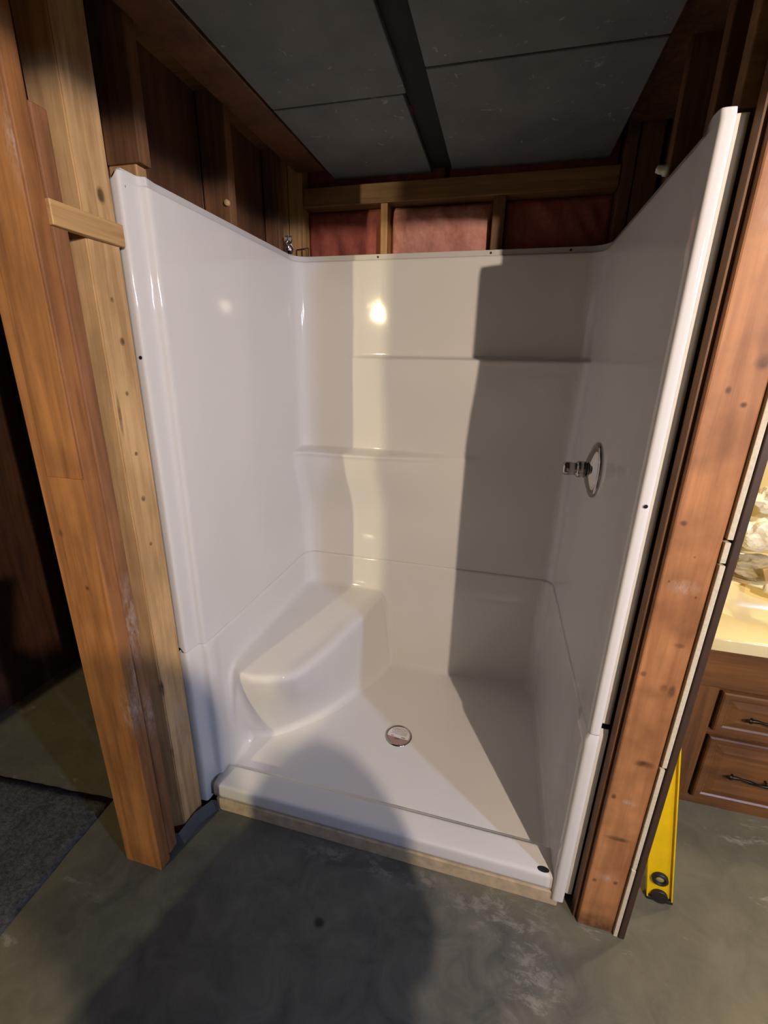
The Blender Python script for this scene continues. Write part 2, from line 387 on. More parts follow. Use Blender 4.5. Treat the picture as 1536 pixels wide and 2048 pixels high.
def arc(cx, cy, r, a0, a1, n):
    return [(cx + r * math.cos(math.radians(a0 + (a1 - a0) * i / n)), cy + r * math.sin(math.radians(a0 + (a1 - a0) * i / n))) for i in range(n + 1)]
def resample(P, n):
    L = [0]
    for a, b in zip(P, P[1:]): L.append(L[-1] + math.dist(a, b))
    out = []; k = 0
    for i in range(n):
        s = L[-1] * i / (n - 1)
        while k < len(P) - 2 and L[k + 1] < s: k += 1
        t = (s - L[k]) / max(1e-9, L[k + 1] - L[k]); out.append((P[k][0] + (P[k + 1][0] - P[k][0]) * t, P[k][1] + (P[k + 1][1] - P[k][1]) * t))
    return out
def colL(dx=0.0, dy=0.0):
    p = [(-0.020, 0.034), (-0.0205, 0.008), (-0.0195, 0.003), (-0.017, 0.0008), (-0.010, 0.0), (0.000, 0.0), (0.0050, 0.0006), (0.0082, 0.0025), (0.0098, 0.006), (0.0108, 0.014), (0.0125, 0.036), (0.0138, 0.047), (0.0160, 0.052), (0.0215, 0.0550), (0.0275, 0.0565), (0.0320, 0.0590), (0.0345, 0.0640), (0.0355, 0.073), (0.0355, 0.10)]
    return [(x + dx * smooth01(-0.01, 0.03, x), y + dy) for x, y in p]
def colR(dx=0.0, dy=0.0):
    p = [(1.1855, 0.10), (1.1850, 0.07), (1.1855, 0.045), (1.1865, 0.025), (1.1875, 0.010), (1.1890, 0.0035), (1.1915, 0.0006), (1.1960, -0.0002), (1.2030, -0.0004), (1.2085, 0.0), (1.2120, 0.0012), (1.2138, 0.0045), (1.2145, 0.012), (1.2150, 0.022), (1.2175, 0.028), (1.2225, 0.030), (1.2320, 0.029), (1.2400, 0.030)]
    return [(x - dx * smooth01(1.21, 1.18, x), y + dy) for x, y in p]

def ledge(x, z):
    d = 0
    f1 = smooth01(0.22, 0.55, x)
    if z < 1.575: d += f1 * (0.058 * smooth01(1.566, 1.5535, z) * (1 + 0.06 * smooth01(1.53, 1.55, z))) * (1 - smooth01(1.545, 1.18, z) ** 0.8)
    f2 = 1 - smooth01(0.30, 0.86, x)
    d += f2 * 0.074 * smooth01(1.180, 1.1585, z) * (1 + 0.10 * smooth01(1.140, 1.155, z)) * (1 - smooth01(1.152, 0.86, z)) if z < 1.2 else 0
    return -d

def surround():
    xl, xr, yb, r = 0.036, 1.185, 0.868, 0.05
    mid = [(xl + 0.0006, 0.12 + (yb - r - 0.12) * i / 12) for i in range(12)] + arc(xl + r, yb - r, r, 180, 90, 12)
    mid += [(xl + r + (xr - xl - 2 * r) * i / 90, yb) for i in range(1, 90)] + arc(xr - r, yb - r, r, 90, 0, 12)
    mid += [(xr, yb - r - (yb - r - 0.12) * i / 12) for i in range(1, 13)]
    P = colL() + mid + colR()
    zs = [0.6562, 0.659, 0.665, 0.68, 0.72]
    z = 0.76
    while z < 1.12: zs.append(z); z += 0.03
    zs += [1.12, 1.135, 1.145, 1.150, 1.153, 1.156, 1.159, 1.162, 1.165, 1.168, 1.171, 1.175, 1.179, 1.184, 1.19]
    z = 1.21
    while z < 1.53: zs.append(z); z += 0.03
    zs += [1.53, 1.538, 1.543, 1.547, 1.551, 1.555, 1.559, 1.564, 1.569, 1.574, 1.58, 1.62, 1.7, 1.8, 1.88, 1.905, 1.912]
    top = [(1.915, 0.001), (1.917, 0.004), (1.9185, 0.010), (1.920, 0.012), (1.936, 0.0125), (1.938, 0.015), (1.938, 0.019)]
    bm = bmesh.new(); rows = []
    N = len(P)
    nrm = []
    for i in range(N):
        a = Vector(P[max(i - 1, 0)]); b = Vector(P[min(i + 1, N - 1)]); t = (b - a).normalized(); nrm.append(Vector((-t.y, t.x)))   # outward (away from the cavity)
    for z in zs:
        row = []
        for (x, y) in P:
            yy = y + ledge(x, z) * smooth01(0.66, yb, y)
            zq = z
            if z < 0.75 and (x < 0.0 or x > 1.2145): zq = max(z, 0.672 + 0.0002 * (z - 0.65))
            row.append(bm.verts.new((x, yy, zq)))
        rows.append(row)
    for z, off in top:
        row = []
        for i, (x, y) in enumerate(P):
            k = smooth01(0.02, 0.11, y); ramp = off * k
            lower = 0.0 if k > 0.5 else 0.0
            zz_ = z
            # rounded shoulders of the front columns
            row.append(bm.verts.new((x + nrm[i].x * ramp, y + nrm[i].y * ramp, zz_)))
        rows.append(row)
    for row in rows:                                    # round the top front corner down
        for v in row:
            if v.co.z > 1.90:
                if v.co.x < 0.02 and v.co.y < 0.04: v.co.z -= smooth01(0.012, -0.02, v.co.x) * 0.022 * smooth01(1.90, 1.935, v.co.z)
                if v.co.y < 0.03 and v.co.x > 1.15: v.co.y += 0.006 * smooth01(1.92, 1.938, v.co.z) * (1 if v.co.x < 1.2145 else 0)
    for A, B in zip(rows, rows[1:]):
        for i in range(N - 1): bm.faces.new((A[i], A[i + 1], B[i + 1], B[i]))
    o = link('wall_surround', bm, m_acr, stall, origin=(0.6, 0.45, 0.657), smooth=True, rec=False)
    s = o.modifiers.new('thick', 'SOLIDIFY'); s.thickness = 0.004; s.offset = -1
    return o
surround()

DR = (0.615, 0.432)
def floor_z(x, y): return 0.0725 + 0.0135 * smooth01(0.04, 0.50, math.dist((x, y), DR))
def base():
    xl, xr, yb, r = 0.042, 1.180, 0.864, 0.053
    nS = 64
    seat_w = [(xl, 0.150), (xl, yb - r)] + arc(xl + r, yb - r, r, 180, 90, 10) + [(0.462, yb)]
    seat_t = [(xl, 0.150), (0.060, 0.1475), (0.094, 0.144), (0.140, 0.140), (0.190, 0.150), (0.240, 0.172), (0.278, 0.204), (0.303, 0.25), (0.330, 0.33), (0.356, 0.43), (0.378, 0.526), (0.405, 0.66), (0.424, 0.76), (0.436, 0.825), (0.450, 0.852), (0.462, yb)]
    seat_b = [(xl, 0.248), (0.075, 0.256), (0.115, 0.275), (0.165, 0.315), (0.22, 0.375), (0.262, 0.425), (0.31, 0.50), (0.36, 0.60), (0.405, 0.69), (0.436, 0.75), (0.458, 0.80), (0.472, 0.840), (0.478, yb)]
    Wp = resample(seat_w, nS); T = resample(seat_t, nS); B = resample(seat_b, nS)
    pre = colL(0.0105, -0.004); pre = [(x, y) for x, y in pre]
    pre += [(xl, 0.110), (xl, 0.125), (xl, 0.136), (xl, 0.144)]
    post = [(0.486, yb), (0.51, yb)] + [(0.55 + i * 0.07, yb) for i in range(9)] + arc(xr - r, yb - r, r, 90, 0, 10) + [(xr, 0.80 - 0.06 * i) for i in range(1, 12)]
    post += colR(0.0095, -0.004)
    n1, n2 = len(pre), len(post)
    cl0, cr0 = colL(-0.001, 0.0), colR(-0.001, 0.0)
    A = []; Tt = []; Bt = []; m = []
    for p in pre: A.append(p); Tt.append(p); Bt.append(p); m.append(0)
    for i in range(nS):
        A.append(Wp[i]); Tt.append(T[i]); Bt.append(B[i]); m.append(min(1, smooth01(0, 3, i) * smooth01(nS - 1, nS - 4, i)) if 0 < i < nS - 1 else 0)
    for p in post: A.append(p); Tt.append(p); Bt.append(p); m.append(0)
    N = len(A)
    # (a, q, seat z): a = wall -> seat front, q = seat top curve -> seat bottom curve
    R = [(0, 0, 0.6560), (0, 0, 0.654), (0, 0, 0.645), (0, 0, 0.62), (0, 0, 0.58), (0, 0, 0.545), (0.004, 0, 0.525), (0.014, 0, 0.511), (0.035, 0, 0.502), (0.07, 0, 0.4975), (0.12, 0, 0.4955),
         (0.25, 0, 0.494), (0.45, 0, 0.492), (0.65, 0, 0.490), (0.80, 0, 0.489), (0.88, 0, 0.488), (0.93, 0, 0.4865), (0.962, 0, 0.483), (0.985, 0, 0.4765), (0.996, 0.0, 0.468), (1, 0.01, 0.456), (1, 0.04, 0.44),
         (1, 0.12, 0.40), (1, 0.28, 0.34), (1, 0.46, 0.28), (1, 0.64, 0.22), (1, 0.80, 0.17), (1, 0.92, 0.135), (1, 0.98, 0.115), (1, 1.0, 0.104), (1, 1.0, 0.095), (1, 1.0, 0.089), (1, 1.0, 0.086)]
    inw = [0] * (len(R) - 4) + [0.001, 0.005, 0.013, 0.026]
    zw = [0.6560, 0.654, 0.645, 0.62] + [0.62 - (0.62 - 0.125) * (i + 1) / (len(R) - 9) for i in range(len(R) - 9)] + [0.110, 0.100, 0.093, 0.088, 0.086]
    bm = bmesh.new(); rows = []; c = Vector((0.6, 0.45))
    for k, (a, q, zs) in enumerate(R):
        row = []
        for i in range(N):
            s = Vector(Tt[i]).lerp(Vector(Bt[i]), q); p = Vector(A[i]).lerp(s, a)
            z = zw[k] + (zs - zw[k]) * m[i]
            if inw[k] and p.y > 0.09: p = p + (c - p).normalized() * inw[k]
            if k == 0 and i < len(cl0): p = Vector(cl0[i])
            elif k == 0 and i >= N - len(cr0): p = Vector(cr0[i - N + len(cr0)])
            elif k == 0 and p.y > 0.09: p = p + (p - c).normalized() * 0.014
            lim = 0.035
            if k >= len(R) - 4 and p.y > 0.09:
                fz = floor_z(p.x, p.y); z = fz + (0.0095, 0.0045, 0.0012, -0.0006)[k - len(R) + 4]
            row.append(bm.verts.new((p.x, p.y, z if p.y > 0.09 else 0.656 - (0.656 - lim) * (k / (len(R) - 1)))))
        rows.append(row)
    for X, Y in zip(rows, rows[1:]):
        for i in range(N - 1): bm.faces.new((X[i], X[i + 1], Y[i + 1], Y[i]))
    # pan floor: dished around the drain
    NX, NY = 84, 60
    g = [[bm.verts.new((x, y, floor_z(x, y))) for y in [0.088 + (0.872 - 0.088) * j / NY for j in range(NY + 1)]] for x in [0.036 + (1.188 - 0.036) * i / NX for i in range(NX + 1)]]
    for i in range(NX):
        for j in range(NY): bm.faces.new((g[i][j], g[i + 1][j], g[i + 1][j + 1], g[i][j + 1]))
    o = link('shower_base', bm, m_acr, stall, origin=(0.6, 0.45, 0.03), smooth=True, rec=False)
    o['label'] = 'moulded shower base with corner seat'
base()

# curb / threshold
bm = bmesh.new()
prof = [(0.122, 0.0865), (0.112, 0.0870), (0.103, 0.0885), (0.0985, 0.093), (0.0965, 0.1065), (0.0945, 0.1105), (0.091, 0.1122), (0.085, 0.1125), (0.07, 0.1122), (0.045, 0.1116), (0.022, 0.1108), (0.016, 0.1100), (0.0115, 0.1075), (0.0095, 0.103), (0.0088, 0.095), (0.0085, 0.08), (0.008, 0.068), (0.0085, 0.058), (0.02, 0.0545), (0.12, 0.0545)]
XS = [0.036 + (1.186 - 0.036) * i / 40 for i in range(41)]
rows = [[bm.verts.new((x, y, z)) for (y, z) in prof] for x in XS]
for A, B in zip(rows, rows[1:]):
    for i in range(len(prof)): bm.faces.new((A[i], B[i], B[(i + 1) % len(prof)], A[(i + 1) % len(prof)]))
bm.faces.new(rows[0]); bm.faces.new(rows[-1][::-1])
link('threshold', bm, m_acr, stall, smooth=True)
bm = bmesh.new(); lathe(bm, [(0, 0.0), (0.5, 0.0), (0.55, -0.1)], (0, 0, 0), (0, 0, 1), 24)
for v in bm.verts: v.co = Vector((1.150 + v.co.x * 0.034, 0.0245 + v.co.y * 0.017, 0.1112 + v.co.z * 0.01))
o = link('weep_slot', bm, m_black, stall); o['label'] = 'dark oval slot'
# drain with a label stuck over it
bm = bmesh.new(); lathe(bm, [(0.046, 0.0012), (0.048, 0.0035), (0.053, 0.0032), (0.0555, 0.0)], (DR[0], DR[1], 0.0735), (0, 0, 1), 48)
dr = link('drain_ring', bm, m_chrome, stall, smooth=True)
def sticker():
    t = NT('printed_drain_sticker')
    sx = t.n('ShaderNodeSeparateXYZ'); 
    rot = t.n('ShaderNodeMapping'); rot.inputs['Rotation'].default_value = (0, 0, 0.08); t.l(t.co, rot.inputs[0]); t.l(rot.outputs[0], sx.inputs[0])
    def stripe(val, period, duty):
        a = t.n('ShaderNodeMath', operation='PINGPONG'); t.l(val, a.inputs[0]); a.inputs[1].default_value = period
        b = t.n('ShaderNodeMath', operation='LESS_THAN'); t.l(a.outputs[0], b.inputs[0]); b.inputs[1].default_value = period * duty; return b.outputs[0]
    def gate(val, lo, hi):
        a = t.n('ShaderNodeMath', operation='GREATER_THAN'); t.l(val, a.inputs[0]); a.inputs[1].default_value = lo
        b = t.n('ShaderNodeMath', operation='LESS_THAN'); t.l(val, b.inputs[0]); b.inputs[1].default_value = hi
        c = t.n('ShaderNodeMath', operation='MULTIPLY'); t.l(a.outputs[0], c.inputs[0]); t.l(b.outputs[0], c.inputs[1]); return c.outputs[0]
    def mul(a, b):
        c = t.n('ShaderNodeMath', operation='MULTIPLY'); t.l(a, c.inputs[0]); t.l(b, c.inputs[1]); return c.outputs[0]
    X, Y = sx.outputs[0], sx.outputs[1]
    txt = mul(stripe(Y, 0.0030, 0.5), gate(Y, 0.001, 0.037)); txt = mul(txt, gate(X, -0.033, 0.033))
    words = t.ramp(t.noise(420, 1, t.mapped((1, 0.3, 1))), [(0.42, 0.0), (0.46, 0.8)]); txt = mul(txt, words)
    base_ = t.mix(gate(Y, -0.06, -0.0125), rgb(226, 222, 220), rgb(156, 126, 116))
    base_ = t.mix(txt, base_, rgb(116, 110, 112))
    for x0, x1, y0, y1 in ((0.014, 0.030, -0.0095, -0.005), (-0.030, -0.018, -0.0095, -0.006), (-0.012, 0.008, -0.021, -0.0165)):
        base_ = t.mix(mul(mul(gate(X, x0, x1), gate(Y, y0, y1)), t.ramp(t.noise(500, 1), [(0.4, 0.3), (0.5, 1.0)])), base_, rgb(60, 44, 44))
    t.l(base_, t.b.inputs['Base Color']); t.set(Roughness=0.35); return t.m
bm = bmesh.new(); lathe(bm, [(0, 0.0), (0.046, 0.0)], (DR[0], DR[1], 0.0752), (0, 0, 1), 48)
o = link('drain_sticker', bm, sticker(), stall, origin=(DR[0], DR[1], 0.0752)); o['label'] = 'round paper sticker with printed lines over the drain'
# screws in the flanges
def screw(c, ax, parent=stall, r=0.0045, mat=None):
    bm = bmesh.new(); lathe(bm, [(0, 0.0022), (r * 0.35, 0.0022), (r * 0.4, 0.0014), (r * 0.9, 0.0014), (r, 0.0)], c, ax, 12)
    link('screw', bm, mat or m_black, parent)
for x in (0.055, 0.372, 0.80, 1.075): screw((x, 0.8808, 1.9275), (0, -1, 0))
screw((0.0075, 0.012, 1.905), (0.8, -0.5, 0), r=0.006); screw((0.0, -0.0012, 1.535), (0, -1, 0)); screw((1.203, -0.0014, 1.262), (0, -1, 0), mat=m_chrome)

# ------------------------------------------------------------------ shower valve
VX, VY, VZ = 1.1845, 0.433, 1.243
va = empty('shower_valve', (VX, VY, VZ), 'round chrome shower valve plate with a bare stem on the right shower wall', 'valve')
ax = (-1, 0, 0)
bm = bmesh.new(); lathe(bm, [(0.083, 0.0), (0.0835, 0.003), (0.082, 0.006), (0.078, 0.0085), (0.0745, 0.009), (0.072, 0.0075), (0.070, 0.0082), (0.067, 0.012), (0.055, 0.0185), (0.04, 0.0240), (0.027, 0.0265), (0.0225, 0.0268), (0.0225, 0.014), (0, 0.014)], (VX, VY, VZ), ax, 64)
link('escutcheon', bm, m_chrome, va, smooth=True)
m_brass = plain('tarnished_brass', (0.22, 0.15, 0.06), 0.35, 0.9)
bm = bmesh.new(); lathe(bm, [(0.012, 0.010), (0.012, 0.034), (0.0, 0.034)], (VX, VY, VZ), ax, 24); link('cartridge', bm, m_brass, va, smooth=False)
bm = bmesh.new(); lathe(bm, [(0.0225, 0.028), (0.0250, 0.031), (0.0250, 0.048), (0.0240, 0.051), (0.0220, 0.052), (0.0200, 0.053), (0.0190, 0.056), (0.0190, 0.066), (0.0200, 0.068), (0.0205, 0.076), (0.0195, 0.086), (0.0165, 0.091), (0.0080, 0.093), (0.0, 0.093)], (VX, VY, VZ), ax, 32)
o = link('stem', bm, m_chrome, va, smooth=True)
bm = bmesh.new(); add_box(bm, (VX - 0.078, VY - 0.0035, VZ + 0.0125), (VX - 0.068, VY + 0.0035, VZ + 0.0165), 0.001); link('set_screw', bm, m_black, o)

# ------------------------------------------------------------------ small things around the stall
o = box('trim_1', (0.045, 0.004, 0.0), (1.200, 0.13, 0.0535), m_curbtan, None, 0.003); tag(o, kind='structure'); o['label'] = 'tan board strip under the shower threshold'
ft = bmesh.new()                                         # folded grey plastic flashing at the left foot of the stall
pts = [(-0.028, -0.145), (0.006, -0.135), (0.012, -0.06), (0.040, -0.004), (0.052, 0.000)]
bmv = [[ft.verts.new((x, y, z)) for (x, y) in pts] for z in (0.001, 0.030, 0.046)]
for A, B in zip(bmv, bmv[1:]):
    for i in range(len(pts) - 1): ft.faces.new((A[i], A[i + 1], B[i + 1], B[i]))
for v in bmv[2]: v.co.x -= 0.008
for v in bmv[0]: v.co.x += 0.008
o = link('plastic_flashing', ft, m_greypl, None, rec=False); s = o.modifiers.new('t', 'SOLIDIFY'); s.thickness = 0.002
tag(o, 'folded dark grey plastic strip on the floor between left post and shower foot', 'flashing')

bm = bmesh.new(); random.seed(3)
rows = []
for j in range(9):
    row = []
    for i in range(6):
        row.append(bm.verts.new((-0.004 + i * 0.0052 + random.uniform(-0.003, 0.003), 0.862 + random.uniform(-0.010, 0.010) + 0.004 * math.sin(i * 2), 1.948 + j * 0.0078 + random.uniform(-0.002, 0.002))))
    rows.append(row)
for A, B in zip(rows, rows[1:]):
    for i in range(5): bm.faces.new((A[i], A[i + 1], B[i + 1], B[i]))
o = link('foil_scrap', bm, m_foil, None, rec=False); s = o.modifiers.new('t', 'SOLIDIFY'); s.thickness = 0.001
tag(o, 'crumpled silver foil scrap behind the back left corner of the shower', 'foil')
bm = bmesh.new()
for a, b in (((0.016, 1.940), (0.016, 1.972)), ((0.040, 1.940), (0.040, 1.975)), ((0.016, 1.972), (0.068, 1.976)), ((0.066, 1.940), (0.068, 1.976)), ((0.016, 1.9415), (0.066, 1.9415))):
    tube(bm, [(a[0], 0.915, a[1]), (b[0], 0.915, b[1])], 0.0016, 6)
o = link('wire_bracket', bm, m_rust, None); tag(o, 'small rusty wire bracket on the corner stud beside the foil scrap', 'bracket')
bm = bmesh.new(); lathe(bm, [(0, 0.02), (0.008, 0.018), (0.010, 0.010), (0.010, 0.0), (0.013, -0.001), (0.013, -0.012), (0, -0.012)], (1.236, 0.50, 2.02), (-1, 0, 0.2), 16)
o = link('pipe_cap', bm, m_bag, None, smooth=True); tag(o, 'small white plastic pipe cap above the right shower wall', 'cap')

bm = bmesh.new(); lathe(bm, [(0, 0.010), (0.007, 0.010), (0.009, 0.007), (0.009, 0.0)], (-0.008, 0.4655, 2.005), (0, -1, 0), 16)
o = link('cable_grommet', bm, m_card, None, smooth=True); tag(o, 'small pale cable grommet set in the stud above the left shower wall', 'grommet')

# ------------------------------------------------------------------ rug
bm = bmesh.new(); nx, ny = 40, 40; g = []
for i in range(nx + 1):
    col = []
    for j in range(ny + 1):
        u, v = i / nx, j / ny
        x = -1.12 + u * (0.78 + 0.085 * (1 - v) ) ; y = -1.45 + v * 1.385
        x += 0.006 * noise.noise(Vector((0, y * 14, 2))) * (u > 0.95); y += 0.006 * noise.noise(Vector((x * 14, 3, 2))) * (v > 0.95) - 0.06 * (1 - u) * v
        col.append(bm.verts.new((x, y, 0.009 + 0.002 * noise.noise(Vector((x * 30, y * 30, 0))) - (0.008 if i in (0, nx) or j in (0, ny) else 0))))
    g.append(col)
for i in range(nx):
    for j in range(ny): bm.faces.new((g[i][j], g[i + 1][j], g[i + 1][j + 1], g[i][j + 1]))
o = link('floor_rug', bm, m_rug, None, smooth=True, rec=False)
for v in o.data.vertices: pass
s = o.modifiers.new('t', 'SOLIDIFY'); s.thickness = 0.001
tag(o, 'matted dark grey rug lying on the concrete at the far left', 'rug')

# ------------------------------------------------------------------ vanity and what lies on it
vn = empty('vanity_cabinet', (1.98, 0.75, 0), 'brown oak bathroom vanity with raised panel drawers and a cream marble basin top', 'cabinet')
bm = bmesh.new(); add_box(bm, (1.63, 0.515, 0.0), (2.36, 1.02, 0.54), 0.001); add_box(bm, (1.63, 0.515, 0.5405), (1.646, 1.02, 0.672), 0.001); link('carcass', bm, m_cabv, vn)
bm = bmesh.new()
add_box(bm, (1.63, 0.494, 0.515), (2.36, 0.5145, 0.672), 0.001); link('top_rail', bm, m_cab, vn)
box('stile', (1.63, 0.494, 0.036), (1.705, 0.5145, 0.5145), m_cabv, vn, 0.001)
box('bottom_rail', (1.63, 0.496, 0.0), (2.36, 0.5145, 0.036), m_cab, vn, 0.001)
box('mid_rail', (1.7055, 0.497, 0.325), (2.36, 0.5145, 0.345), m_cab, vn, 0.001)
def drawer(x0, x1, z0, z1):
    bm = bmesh.new(); steps = [(0.0, 0.4965), (0.0, 0.4835), (0.004, 0.479), (0.020, 0.479), (0.025, 0.484), (0.029, 0.484), (0.052, 0.476), (0.056, 0.476)]
    rings = [[bm.verts.new(p) for p in ((x0 + d, y, z0 + d), (x1 - d, y, z0 + d), (x1 - d, y, z1 - d), (x0 + d, y, z1 - d))] for d, y in steps]
    for A, B in zip(rings, rings[1:]):
        for i in range(4): bm.faces.new((A[i], A[(i + 1) % 4], B[(i + 1) % 4], B[i]))
    bm.faces.new(rings[-1]); bm.faces.new(rings[0][::-1])
    d = link('drawer_front', bm, m_cab, vn)
    xm = (x0 + x1) / 2; zm = (z0 + z1) / 2; bm = bmesh.new()
    pts = [(xm - 0.075 + 0.15 * i / 16, 0.460 - 0.004 * math.sin(math.pi * i / 16), zm + 0.006 * math.sin(i / 16 * 2 * math.pi * 1.0) ) for i in range(17)]
    tube(bm, pts, [0.003 + 0.0035 * abs(math.sin(i / 16 * math.pi * 3)) for i in range(17)], 8)
    for sx in (-0.05, 0.05): tube(bm, [(xm + sx, 0.477, zm), (xm + sx, 0.460, zm)], 0.004, 8)
    lathe(bm, [(0, 0.006), (0.007, 0.004), (0.009, 0.0)], (xm - 0.062, 0.4585, zm + 0.002), (0, -1, 0), 12)
    h = link('handle', bm, m_bronze, d, smooth=True); h['label'] = 'dark bronze wavy pull handle'
drawer(1.715, 2.005, 0.350, 0.508); drawer(1.715, 2.005, 0.045, 0.320)
drawer(2.02, 2.34, 0.350, 0.508); drawer(2.02, 2.34, 0.045, 0.320)

ct = vn
def vtop():
    x0, x1, y0, y1, z = 1.60, 2.40, 0.468, 1.075, 0.718
    cx, cy, rx, ry = 1.97, 0.775, 0.275, 0.175
    bm = bmesh.new(); n = 64; rings = []
    def rect(t, ex=0.0):
        c, s = math.cos(t), math.sin(t); X = (x1 - x0) / 2 - ex; Y = (y1 - y0) / 2 - ex
        mx, my = (x0 + x1) / 2, (y0 + y1) / 2
        k = min(X / abs(c) if abs(c) > 1e-6 else 9, Y / abs(s) if abs(s) > 1e-6 else 9); return mx + c * k, my + s * k
    spec = []
    for t in [2 * math.pi * i / n for i in range(n)]:
        col = []
        bx, by = rect(t); tx, ty = rect(t, 0.006)
        col += [(bx, by, 0.673), (bx, by, z - 0.008), (bx + (tx - bx) * 0.4, by + (ty - by) * 0.4, z - 0.002), (tx, ty, z)]
        e = lambda s_: (cx + rx * s_ * math.copysign(abs(math.cos(t)) ** 0.7, math.cos(t)), cy + ry * s_ * math.copysign(abs(math.sin(t)) ** 0.7, math.sin(t)))
        for s_, zz_ in ((1.04, z), (1.0, z - 0.003), (0.975, z - 0.012), (0.94, z - 0.04), (0.86, z - 0.09), (0.70, z - 0.125), (0.4, z - 0.14), (0.08, z - 0.145)):
            a, b = e(s_); col.append((a, b, zz_))
        spec.append([bm.verts.new(p) for p in col])
    for i in range(n):
        A, B = spec[i], spec[(i + 1) % n]
        for k in range(len(A) - 1): bm.faces.new((A[k], B[k], B[k + 1], A[k + 1]))
    bm.faces.new([s_[-1] for s_ in spec])
    o = link('basin_top', bm, m_marble, ct, smooth=True); o['label'] = 'cream cultured marble top with moulded basin'
vtop()
box('backsplash', (1.60, 1.078, 0.673), (2.40, 1.112, 0.80), m_marble, ct, 0.004)

def crumple(name, c, size, mat, label, cat, seed, amp=0.35, sub=4, sc=9):
    bm = bmesh.new(); bmesh.ops.create_icosphere(bm, subdivisions=sub, radius=1.0)
    for v in bm.verts:
        p = v.co.copy(); k = 1 + amp * noise.noise(p * 1.6 + Vector((seed, 0, 0))) + amp * 0.55 * noise.ridged_multi_fractal(p * 1.4 + Vector((0, seed, 0)), 0.9, 2.1, 4, 1.0, 2.0) - amp * 0.5
        v.co = Vector((c[0] + p.x * size[0] * k, c[1] + p.y * size[1] * k, c[2] + max(-1.0, p.z * k) * size[2]))
    o = link(name, bm, mat, None, smooth=False, rec=False)
    return tag(o, label, cat)
crumple('plastic_bag', (1.955, 0.99, 0.915), (0.080, 0.050, 0.060), m_bag, 'crumpled white plastic bag with dark print on the pile behind the basin', 'bag', 1.0)
crumple('plastic_bag', (1.985, 1.02, 1.052), (0.072, 0.045, 0.052), m_bag, 'upper crumpled white bag, topmost of the pile behind the basin', 'bag', 5.0)
crumple('cleaning_cloth', (1.965, 0.985, 0.778), (0.088, 0.045, 0.050), m_cloth, 'crumpled grey cloth under the white bags behind the basin', 'cloth', 8.0)
bm = bmesh.new(); tube(bm, [(1.91, 0.90, 0.735), (1.94, 0.885, 0.737), (1.955, 0.878, 0.738)], [0.003, 0.006, 0.009], 12)
tube(bm, [(1.955, 0.878, 0.738), (1.965, 0.873, 0.738), (1.985, 0.863, 0.738)], [0.018, 0.020, 0.020], 16)
ck = empty('caulk_tube', (1.98, 0.87, 0.72), 'white nozzled caulk tube lying across the basin edge', 'caulk tube')
link('nozzle', bm, m_bag, ck, smooth=True)
bm = bmesh.new(); tube(bm, [(1.985, 0.863, 0.738), (2.16, 0.78, 0.742)], 0.022, 20); link('cartridge', bm, plain('orange_print_card', rgb(206, 140, 70), 0.5), ck, smooth=True)
bm = bmesh.new(); add_box(bm, (-0.10, -0.008, -0.002), (0.10, 0.008, 0.002), 0.001, Matrix.Rotation(-0.75, 3, 'Z'))
for v in bm.verts: v.co += Vector((1.935, 0.93, 0.7215))
o = link('wood_stick', bm, m_card, None); tag(o, 'flat tan stick lying at the rim of the basin', 'stick')
bm = bmesh.new(); add_box(bm, (-0.05, -0.004, -0.035), (0.05, 0.004, 0.035), 0.001, Matrix.Rotation(0.4, 3, 'X') @ Matrix.Rotation(-0.5, 3, 'Y'))
for v in bm.verts: v.co += Vector((2.0, 0.895, 0.80))
o = link('card_piece', bm, m_card, None); tag(o, 'torn cardboard piece leaning on the grey cloth', 'cardboard')

# ------------------------------------------------------------------ spirit level, leaning on the partition
P0 = Vector((1.505, 0.108, 0.004)); P1 = Vector((1.4125, 0.135, 0.62))
zax = (P1 - P0).normalized(); yax = Vector((0.12, 1.0, 0)); yax = (yax - zax * yax.dot(zax)).normalized(); xax = yax.cross(zax)
RL = Matrix((xax, yax, zax)).transposed(); LL = (P1 - P0).length
lv = empty('spirit_level', P0, 'yellow spirit level leaning on the partition beside the vanity', 'spirit level')
def lpart(name, shapes, mat, parent=lv, smooth=False):
    bm = bmesh.new()
    for lo, hi, bv in shapes: add_box(bm, lo, hi, bv)
    for v in bm.verts: v.co = RL @ v.co + P0
    return link(name, bm, mat, parent, origin=P0 if False else None, smooth=smooth)
hw = 0.034
lpart('web', [((-hw + 0.004, -0.004, 0.012), (hw - 0.004, 0.004, LL), 0.0005)], m_yellow)
lpart('flange', [((-hw, -0.012, 0.010), (-hw + 0.004, 0.012, LL), 0.001)], m_yellow)
lpart('flange', [((hw - 0.004, -0.012, 0.010), (hw, 0.012, LL), 0.001)], m_yellow)
def llathe(prof, c, n=32):
    bm = bmesh.new(); lathe(bm, prof, (0, 0, 0), (0, -1, 0), n)
    for v in bm.verts: v.co = RL @ (v.co + Vector(c)) + P0
    return bm
vr = link('vial_ring', llathe([(0.013, 0.0), (0.013, 0.012), (0.015, 0.0135), (0.019, 0.0135), (0.0215, 0.011), (0.0215, 0.0)], (0, -0.002, 0.086)), m_black, lv, smooth=True)
m_vial = plain('greenish_vial', rgb(150, 152, 110), 0.1, noise_amt=0.3, nscale=60)
link('vial', llathe([(0, 0.009), (0.010, 0.008), (0.0128, 0.006)], (0, -0.002, 0.086)), m_vial, vr, smooth=True)
bm = llathe([(0, 0.0125), (0.0215, 0.0125), (0.0225, 0.011), (0.0225, -0.010), (0, -0.010)], (0, -0.001, 0.018))
link('end_cap', bm, m_black, lv, smooth=False)
lpart('end_cap', [((-hw - 0.001, -0.013, 0.0), (hw + 0.001, 0.013, 0.012), 0.003)], m_black)
